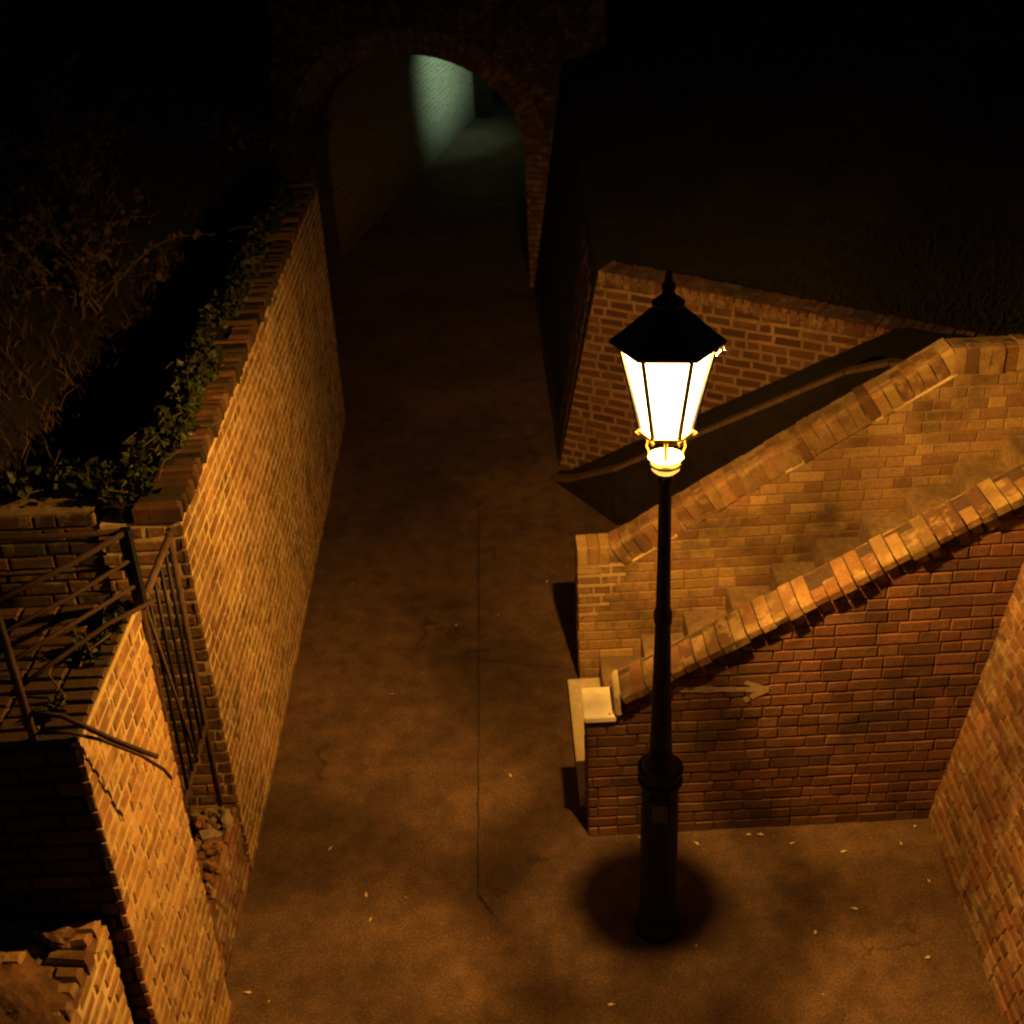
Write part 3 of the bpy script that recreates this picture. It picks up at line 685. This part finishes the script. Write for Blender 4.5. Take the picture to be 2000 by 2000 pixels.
# ------------------------------------------------------------ plants
def leafquad(bm, c, d, s, mi=0, fold=.25):
    d = d.normalized(); a = d.orthogonal().normalized(); a.rotate(Matrix.Rotation(random.uniform(0, 6.28), 3, d)); n_ = d.cross(a)
    pts = [c, c+d*s*.35+a*s*.42+n_*s*fold*.3, c+d*s, c+d*s*.35-a*s*.42+n_*s*fold*.3]
    v = [bm.verts.new(p) for p in pts]; f1 = bm.faces.new((v[0], v[1], v[2])); f2 = bm.faces.new((v[0], v[2], v[3])); f1.material_index = f2.material_index = mi
def rv(): 
    v = Vector((random.gauss(0, 1), random.gauss(0, 1), random.gauss(0, 1))); return v.normalized()
def ivy(label, path, spread, count, size=0.045, droop=.3):
    P_ = [Vector(p) for p in path]; t = thing('ivy', label, 'ivy', P_[0], 'ivy trailing over the wall tops')
    bm = bmesh.new(); bs = bm
    clumps = [(random.random(), rv()*spread*.7, random.uniform(.4, 1)) for _ in range(max(6, count//55))]
    for _ in range(count):
        s, off, k = random.choice(clumps); s = min(.999, max(0, s+random.gauss(0, .03)))
        q = s*(len(P_)-1); i = min(int(q), len(P_)-2); c = P_[i].lerp(P_[i+1], q-i)+off+rv()*spread*.45*k
        c.z = P_[i].z+abs(c.z-P_[i].z)*.8-(droop*random.random()**3 if random.random() < .3 else 0)
        leafquad(bm, c, (rv()+Vector((.4, -.5, .2))), size*random.uniform(.6, 1.4))
    for _ in range(max(4, count//120)):
        q = random.random()*(len(P_)-1.01); i = int(q); a = P_[i].lerp(P_[i+1], q-i); pts = [a]
        for k in range(4): pts.append(pts[-1]+Vector((random.uniform(-.1, .1), random.uniform(-.12, .12), random.uniform(-.02, .05))))
        tube(bs, pts, .004, 5, .002, 1)
    obj('foliage', bm, [MAT['leaf'], MAT['stem']], t)
ivy('ivy spilling over the dark cross wall behind the railing', [(-3.6, 5.42, 2.42), (-2.6, 5.45, 2.44), (-2.0, 5.5, 2.46)], .13, 1500, .05, .15)
ivy('ivy on the near end of the long wall coping, above the gate', [(-1.90, 5.4, 2.42), (-1.80, 6.2, 2.42), (-1.80, 7.2, 2.42)], .13, 2600, .046, .2)
ivy('thin ivy farther along the long wall coping towards the tunnel', [(-1.84, 7.2, 2.40), (-1.84, 9.0, 2.40), (-1.8, 10.9, 2.38)], .13, 2200, .045, .2)
ivy('ivy along the edge of the short wall under the railing', [(-1.66, 3.6, 2.50), (-1.68, 4.0, 2.5), (-1.62, 4.3, 2.5)], .055, 420, .03, .05)
ivy('ivy growing beside the rubble stump at the bottom left corner', [(-2.15, 3.2, 1.72), (-2.1, 2.8, 1.72), (-2.3, 2.4, 1.74)], .16, 900, .035, .1)
def shrub(label, c, r, h, leaves=900):
    c = Vector(c); t = thing('shrub', label, 'shrub', c, 'dry shrubs on the left bank')
    bm = bmesh.new(); bs = bm
    for k in range(34):
        d = Vector((random.gauss(0, .45), random.gauss(0, .45), 1)).normalized(); L = h*random.uniform(.5, 1.15); p = c+Vector((random.gauss(0, .2)*r, random.gauss(0, .2)*r, -.05)); pts = [p]
        for j in range(6):
            d = (d+rv()*.25+Vector((0, 0, -.06*j))).normalized(); pts.append(pts[-1]+d*L/6)
        tube(bs, pts, .008, 5, .002, 1)
        for j in range(leaves//34):
            q = random.uniform(1.2, 5.9); i = int(q); b_ = pts[i].lerp(pts[min(i+1, 6)], q-i); leafquad(bm, b_+rv()*.06*r, rv()+Vector((0, 0, -.2)), random.uniform(.03, .075))
    obj('foliage', bm, [MAT['dry_leaf'], MAT['stem']], t)
def bankz(x, y):
    # same plane as the left bank between its two edges
    t_ = min(1, max(0, (-x-1.98)/9.0)); return 1.8+t_*5.4
for lab, x, y, r, h in [('broad dry shrub nearest the railing, lowest on the left bank', -3.5, 6.7, .8, .8), ('bushy brown shrub at the middle of the left bank, above the black shadow', -3.0, 8.5, .7, .95),
                        ('shrub at the left edge, above the cross wall', -4.1, 8.0, .8, .8), ('tall thin shrub high on the left bank', -3.6, 10.2, .8, 1.1),
                        ('small shrub next to the far end of the long wall', -2.7, 12.6, .5, .7), ('faint shrub far up the left bank, nearly in darkness', -4.8, 11.8, .9, 1.1)]:
    shrub(lab, (x, y, bankz(x, y)-.05), r, h)
def grass(name, label, pts, n_, hgt=.22, mat='dry_leaf'):
    bm = bmesh.new()
    for _ in range(n_):
        p = pts(); d = Vector((random.gauss(0, .35), random.gauss(0, .35), 1)).normalized(); L = hgt*random.uniform(.5, 1.5); s = d.orthogonal().normalized(); s.rotate(Matrix.Rotation(random.uniform(0, 6), 3, d)); s *= .005
        m_ = p+d*L*.55; e = m_+(d+Vector((random.gauss(0, .5), random.gauss(0, .5), -.3))).normalized()*L*.5
        a = [bm.verts.new(q) for q in (p-s, p+s, m_+s*.8, m_-s*.8)]; tpv = bm.verts.new(e)
        bm.faces.new(a); bm.faces.new((a[3], a[2], tpv))
    tag(obj(name, bm, MAT[mat]), label, 'grass', kind='stuff')
def lp():
    y = random.uniform(5.7, 16); x = -2.0-7*random.random()**1.5; return Vector((x, y, bankz(x, y)-.08+.25*(noise.noise(Vector((x, y, 3))*1.3))))
grass('bank_grass', 'rough dry grass covering the dark left bank', lp, 26000)
def rp():
    u = random.uniform(.5, 4.5); k = random.random()**1.5*3; b_ = A+dW*u-nW*(.35+k)
    return Vector((b_.x, b_.y, 1.74+k*.40))
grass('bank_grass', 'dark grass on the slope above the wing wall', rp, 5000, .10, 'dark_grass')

# ------------------------------------------------------------ railing and gate
def railing():
    P1 = Vector((-1.72, 3.47, 2.50)); P2 = Vector((-1.535, 4.30, 2.50))
    t = thing('railing', 'broken rusty railing with bent bars on top of the short wall at the left', 'railing', P1)
    bm = bmesh.new(); tube(bm, [P1, P1+Vector((0, 0, .60))], .016, 8); obj('post', bm, MAT['rust_pale'], t)
    bm = bmesh.new(); box(bm, (P2.x-.022, P2.y-.022, 2.49), (P2.x+.022, P2.y+.022, 2.86)); obj('post', bm, MAT['iron_black'], t)
    T1, T2 = P1+Vector((0, 0, .58)), P2+Vector((0, 0, .345))
    def rod(name, pts, r=.009, mt='rust'):
        bm = bmesh.new(); tube(bm, pts, r, 7); obj(name, bm, MAT[mt], t)
    rod('rail', [T1, T1.lerp(T2, .5)+Vector((0, 0, -.01)), T2], .012)
    rod('rail', [P1+Vector((0, 0, .46)), (P1+Vector((0, 0, .46))).lerp(P2+Vector((0, 0, .22)), .5)-Vector((0, 0, .012)), P2+Vector((0, 0, .22))])
    rod('rail', [P1+Vector((0, 0, .34)), (P1+Vector((0, 0, .34))).lerp(P2+Vector((0, 0, .10)), .5), P2+Vector((0, 0, .10))])
    rod('rail', [T2, (-2.3, 4.28, 2.86), (-3.3, 4.25, 2.87)], .012)
    rod('rail', [P2+Vector((0, 0, .18)), (-2.3, 4.28, 2.69), (-3.3, 4.25, 2.70)])
    rod('rail', [P1+Vector((0, 0, .58)), (-2.5, 3.49, 3.08)], .012)
    rod('bent_bar', [P1+Vector((0, 0, .23)), (-1.62, 3.62, 2.74), (-1.50, 3.82, 2.74), (-1.38, 4.02, 2.70)])
    rod('bent_bar', [P1+Vector((0, 0, .12)), (-1.60, 3.47, 2.60), (-1.46, 3.50, 2.46), (-1.34, 3.56, 2.32)], .010)
    rod('bent_bar', [P1+Vector((0.02, 0, .03)), (-1.58, 3.44, 2.55), (-1.50, 3.50, 2.46), (-1.42, 3.62, 2.28), (-1.38, 3.70, 2.14), (-1.375, 3.74, 2.06)], .007)
railing()
def gate():
    t = thing('iron_gate', 'narrow rusty iron gate standing upright in the opening of the left wall', 'gate', (-1.62, 4.8, 1.3))
    X = -1.62
    def q(y, z, dx=0): return Vector((X+dx, y+(z-1.8)*.06, z))
    def part(nm, pts, r, mt='rust'):
        bm = bmesh.new(); tube(bm, pts, r, 7); obj(nm, bm, MAT[mt], t)
    part('stile', [q(4.50, .75), q(4.50, 2.36)], .018); part('stile', [q(5.08, .75), q(5.08, 2.37)], .016, 'rust_pale')
    part('top_rail', [q(4.50, 2.34), q(5.08, 2.35)], .018, 'rust_pale'); part('bottom_rail', [q(4.5, 1.24), q(5.08, 1.26)], .016)
    for y in (4.62, 4.74, 4.86, 4.97): part('bar', [q(y, 1.24), q(y, 2.34)], .009, 'iron_black')
    part('brace', [q(4.52, 2.3, .015), q(4.80, 1.27, .015)], .008, 'rust_pale')
gate()

# ------------------------------------------------------------ street lamp
def street_lamp():
    om, n, b = new_mat('opal_dish'); n.nodes.remove(b); tl = N(n, 'ShaderNodeBsdfTranslucent'); df = N(n, 'ShaderNodeBsdfDiffuse'); mx = N(n, 'ShaderNodeMixShader')
    tl.inputs[0].default_value = (.9, .85, .75, 1); df.inputs[0].default_value = (.85, .8, .7, 1); mx.inputs[0].default_value = .42
    n.links.new(df.outputs[0], mx.inputs[1]); n.links.new(tl.outputs[0], mx.inputs[2]); n.links.new(mx.outputs[0], n.nodes['Material Output'].inputs[0])
    cx, cy = 0.665, 4.72
    t = thing('street_lamp', 'black cast iron lamp post with a glowing six sided lantern', 'street lamp', (cx, cy, 0))
    rot = math.radians(8.0+0)           # lantern corners point left and right as seen from the stair
    FR = math.atan2(cy, cx)-math.pi/2   # turn towards the viewer on the bridge
    rot = FR
    # base: octagonal shaft with plinth
    bm = bmesh.new(); lathe(bm, [(.125, 0), (.125, .05), (.112, .075), (.104, .10), (.100, .16), (.097, .55), (.094, .98), (.094, 1.03)], cx, cy, 16, rot+math.pi/16, smooth=False); obj('base', bm, MAT['iron_black'], t)
    bm = bmesh.new(); lathe(bm, [(.096, 1.03), (.112, 1.034), (.112, 1.052), (.100, 1.056), (.100, 1.095), (.113, 1.10), (.113, 1.122), (.096, 1.128), (.084, 1.15), (.066, 1.165), (.06, 1.20)], cx, cy, 24, smooth=False); obj('collar', bm, MAT['iron_black'], t)
    n_ = Vector((math.cos(rot-math.pi/2), math.sin(rot-math.pi/2), 0)); s_ = Vector((-n_.y, n_.x, 0)); c0 = Vector((cx, cy, 0))
    bm = bmesh.new(); hexa(bm, [c0+n_*.0985-s_*.052+Vector((0, 0, .35)), c0+n_*.0985+s_*.052+Vector((0, 0, .35)), c0+n_*.08+s_*.052+Vector((0, 0, .35)), c0+n_*.08-s_*.052+Vector((0, 0, .35)),
                               c0+n_*.0975-s_*.052+Vector((0, 0, .98)), c0+n_*.0975+s_*.052+Vector((0, 0, .98)), c0+n_*.08+s_*.052+Vector((0, 0, .98)), c0+n_*.08-s_*.052+Vector((0, 0, .98))])
    bmesh.ops.recalc_face_normals(bm, faces=bm.faces); dr = obj('door', bm, MAT['iron_black'], t)
    bm = bmesh.new(); hexa(bm, [c0+n_*.104-s_*.040+Vector((0, 0, .845)), c0+n_*.104+s_*.040+Vector((0, 0, .845)), c0+n_*.095+s_*.040+Vector((0, 0, .845)), c0+n_*.095-s_*.040+Vector((0, 0, .845)),
                               c0+n_*.103-s_*.040+Vector((0, 0, .955)), c0+n_*.103+s_*.040+Vector((0, 0, .955)), c0+n_*.095+s_*.040+Vector((0, 0, .955)), c0+n_*.095-s_*.040+Vector((0, 0, .955))])
    bmesh.ops.recalc_face_normals(bm, faces=bm.faces); obj('number_plate', bm, MAT['iron_plate'], dr)
    bm = bmesh.new(); lathe(bm, [(.058, 1.20), (.053, 1.30), (.046, 1.55), (.040, 1.80), (.036, 1.98), (.041, 1.985), (.043, 2.0), (.043, 2.04), (.038, 2.055), (.034, 2.07), (.031, 2.3), (.029, 2.55), (.028, 2.70), (.036, 2.715), (.040, 2.735), (.03, 2.75), (.03, 2.77)], cx, cy, 24); obj('pole', bm, MAT['iron_black'], t)
    # dish under the open gas cradle
    zD = 2.885
    bm = bmesh.new(); lathe(bm, [(.022, 2.762), (.046, 2.768), (.060, 2.782), (.065, 2.798)], cx, cy, 28, caps=False); obj('lower_dish', bm, om, t)
    bm = bmesh.new(); lathe(bm, [(.012, 2.826), (.050, 2.828), (.070, 2.834), (.077, 2.842)], cx, cy, 28, caps=False); obj('upper_dish', bm, om, t)
    bm = bmesh.new(); lathe(bm, [(.066, 2.800), (.070, 2.803), (.070, 2.810), (.066, 2.812)], cx, cy, 28, caps=False); obj('dish_band', bm, MAT['iron_black'], t)
    bm = bmesh.new(); lathe(bm, [(.010, 2.833), (.007, 2.855), (.012, 2.862), (.012, 2.872), (.006, 2.876), (.009, 2.90), (.006, 2.94), (.006, 3.02)], cx, cy, 12); obj('gas_tap', bm, MAT['brass'], t)
    # lantern body
    z0, z1, ra, rb = 2.965, 3.335, .108, .190
    hexp = lambda r, z, k: Vector((cx+r*math.cos(rot+math.pi/3*k), cy+r*math.sin(rot+math.pi/3*k), z))
    for k in range(6):
        bm = bmesh.new(); a, b = hexp(ra, z0, k), hexp(rb, z1, k); tube(bm, [a, b], .0105, 6); obj('corner_bar', bm, MAT['iron_black'], t)
    bm = bmesh.new()
    for k in range(6):
        l = (k+1) % 6
        hexa(bm, [hexp(ra+.012, z0-.012, k), hexp(ra+.012, z0-.012, l), hexp(ra-.014, z0-.012, l), hexp(ra-.014, z0-.012, k), hexp(ra+.014, z0+.006, k), hexp(ra+.014, z0+.006, l), hexp(ra-.014, z0+.006, l), hexp(ra-.014, z0+.006, k)])
    bmesh.ops.recalc_face_normals(bm, faces=bm.faces); obj('bottom_ring', bm, MAT['brass'], t)
    for k in range(6):
        bm = bmesh.new(); p = hexp(ra+.012, z0-.012, k); bmesh.ops.create_icosphere(bm, subdivisions=2, radius=.013, matrix=Matrix.Translation(p)); obj('foot_knob', bm, MAT['brass'], t, True)
    for k in range(4):
        an = rot+math.pi/2*k+math.pi/4*0; e = Vector((math.cos(an), math.sin(an), 0)); bm = bmesh.new()
        tube(bm, [c0+e*.074+Vector((0, 0, 2.834)), c0+e*.074+Vector((0, 0, 2.868)), c0+e*.083+Vector((0, 0, 2.888)), c0+e*.079+Vector((0, 0, 2.912)), c0+e*.088+Vector((0, 0, 2.955))], .0045, 6); obj('bracket', bm, MAT['brass'], t)
    # panes: thin opal glass that lets the bulb through and glows itself
    gm, n, b = new_mat('opal_glass'); n.nodes.remove(b); out = n.nodes['Material Output']
    tr = N(n, 'ShaderNodeBsdfTransparent'); tr.inputs[0].default_value = (.92, .9, .85, 1)
    em = N(n, 'ShaderNodeEmission'); em.inputs[0].default_value = (1, .62, .26, 1); em.inputs[1].default_value = 4.6
    ad = N(n, 'ShaderNodeAddShader'); n.links.new(tr.outputs[0], ad.inputs[0]); n.links.new(em.outputs[0], ad.inputs[1]); n.links.new(ad.outputs[0], out.inputs[0])
    for k in range(6):
        l = (k+1) % 6; bm = bmesh.new()
        v = [bm.verts.new(p) for p in (hexp(ra-.006, z0+.004, k), hexp(ra-.006, z0+.004, l), hexp(rb-.006, z1-.002, l), hexp(rb-.006, z1-.002, k))]; bm.faces.new(v)
        o = obj('pane', bm, gm, t); md = o.modifiers.new('s', 'SOLIDIFY'); md.thickness = .002
    # roof
    bm = bmesh.new(); R = []
    prof = [(.178, 3.337), (.232, 3.352), (.238, 3.362), (.232, 3.374), (.19, 3.405), (.14, 3.448), (.095, 3.488), (.062, 3.515), (.058, 3.522)]
    lathe(bm, prof, cx, cy, 6, rot, caps=False, smooth=False)
    lathe(bm, [(.178, 3.337), (.10, 3.40), (.04, 3.46), (.01, 3.47)], cx, cy, 6, rot, caps=False, smooth=False)
    obj('roof', bm, MAT['iron_black'], t)
    bm = bmesh.new(); lathe(bm, [(.060, 3.512), (.066, 3.52), (.066, 3.534), (.045, 3.55), (.030, 3.56), (.024, 3.575), (.03, 3.59), (.027, 3.605), (.014, 3.62), (.017, 3.632), (.012, 3.648), (.003, 3.665)], cx, cy, 20); obj('finial', bm, MAT['iron_black'], t)
    bm = bmesh.new(); p = hexp(.225, 3.345, 0); tube(bm, [p+Vector((-.015, 0, 0)), p+Vector((-.012, 0, -.02)), p+Vector((-.03, 0, -.04))], .006, 6); tube(bm, [p, p+Vector((.005, 0, -.018))], .007, 6); obj('eave_clip', bm, MAT['cream_enamel'], t)  # pale lump standing in for a glinting cobweb under the right eave
    # bulb and its light
    bmm, n, b = new_mat('lit_bulb'); b.inputs['Emission Color'].default_value = (1, .7, .35, 1); b.inputs['Emission Strength'].default_value = 12
    bm = bmesh.new(); bmesh.ops.create_uvsphere(bm, u_segments=16, v_segments=10, radius=.018, matrix=Matrix.Translation(BULB+Vector((0, 0, .022)))); obj('bulb', bm, bmm, t, True)
    ld = bpy.data.lights.new('lantern_light', 'POINT'); ld.energy = LAMP_POWER; ld.color = LAMP_COL; ld.shadow_soft_size = .032
    lo = bpy.data.objects.new('lantern_light', ld); C.objects.link(lo); lo.location = BULB+Vector((0, 0, -.022)); lo.parent = t; lo.matrix_parent_inverse = Matrix.Translation(-t.location)
street_lamp()

# ------------------------------------------------------------ fallen leaves and litter on the ground
rs = random.Random(21)
spots = [(rs.uniform(-1.5, 2.2), rs.uniform(3.9, 5.3)) for _ in range(15)]+[(rs.uniform(-1.5, .3), rs.uniform(5.3, 8.5)) for _ in range(11)]+[(rs.uniform(.6, 2.25), 5.38-rs.random()**2*.2) for _ in range(9)]
first = None
for k, (x, y) in enumerate(spots):
    if first is None:
        bm = bmesh.new(); s = .016
        v = [bm.verts.new(p) for p in ((-s, 0, .001), (-.3*s, -.5*s, .004), (s, 0, .007), (-.2*s, .5*s, .003), (1.5*s, .02*s, .010))]
        bm.faces.new((v[0], v[1], v[2], v[3])); bm.faces.new((v[1], v[4], v[2]))
        first = obj('fallen_leaf', bm, MAT['litter']); o = first
        tag(o, 'tiny pale fallen leaf lying on the dark path', 'leaf', 'fallen leaves on the path')
    else: o = first.copy(); C.objects.link(o)
    sc = rs.uniform(.35, 1.25); o.location = (x, y, .006); o.rotation_euler = (rs.uniform(-.2, .2), rs.uniform(-.2, .2), rs.uniform(0, 6.28)); o.scale = (sc, sc, sc)
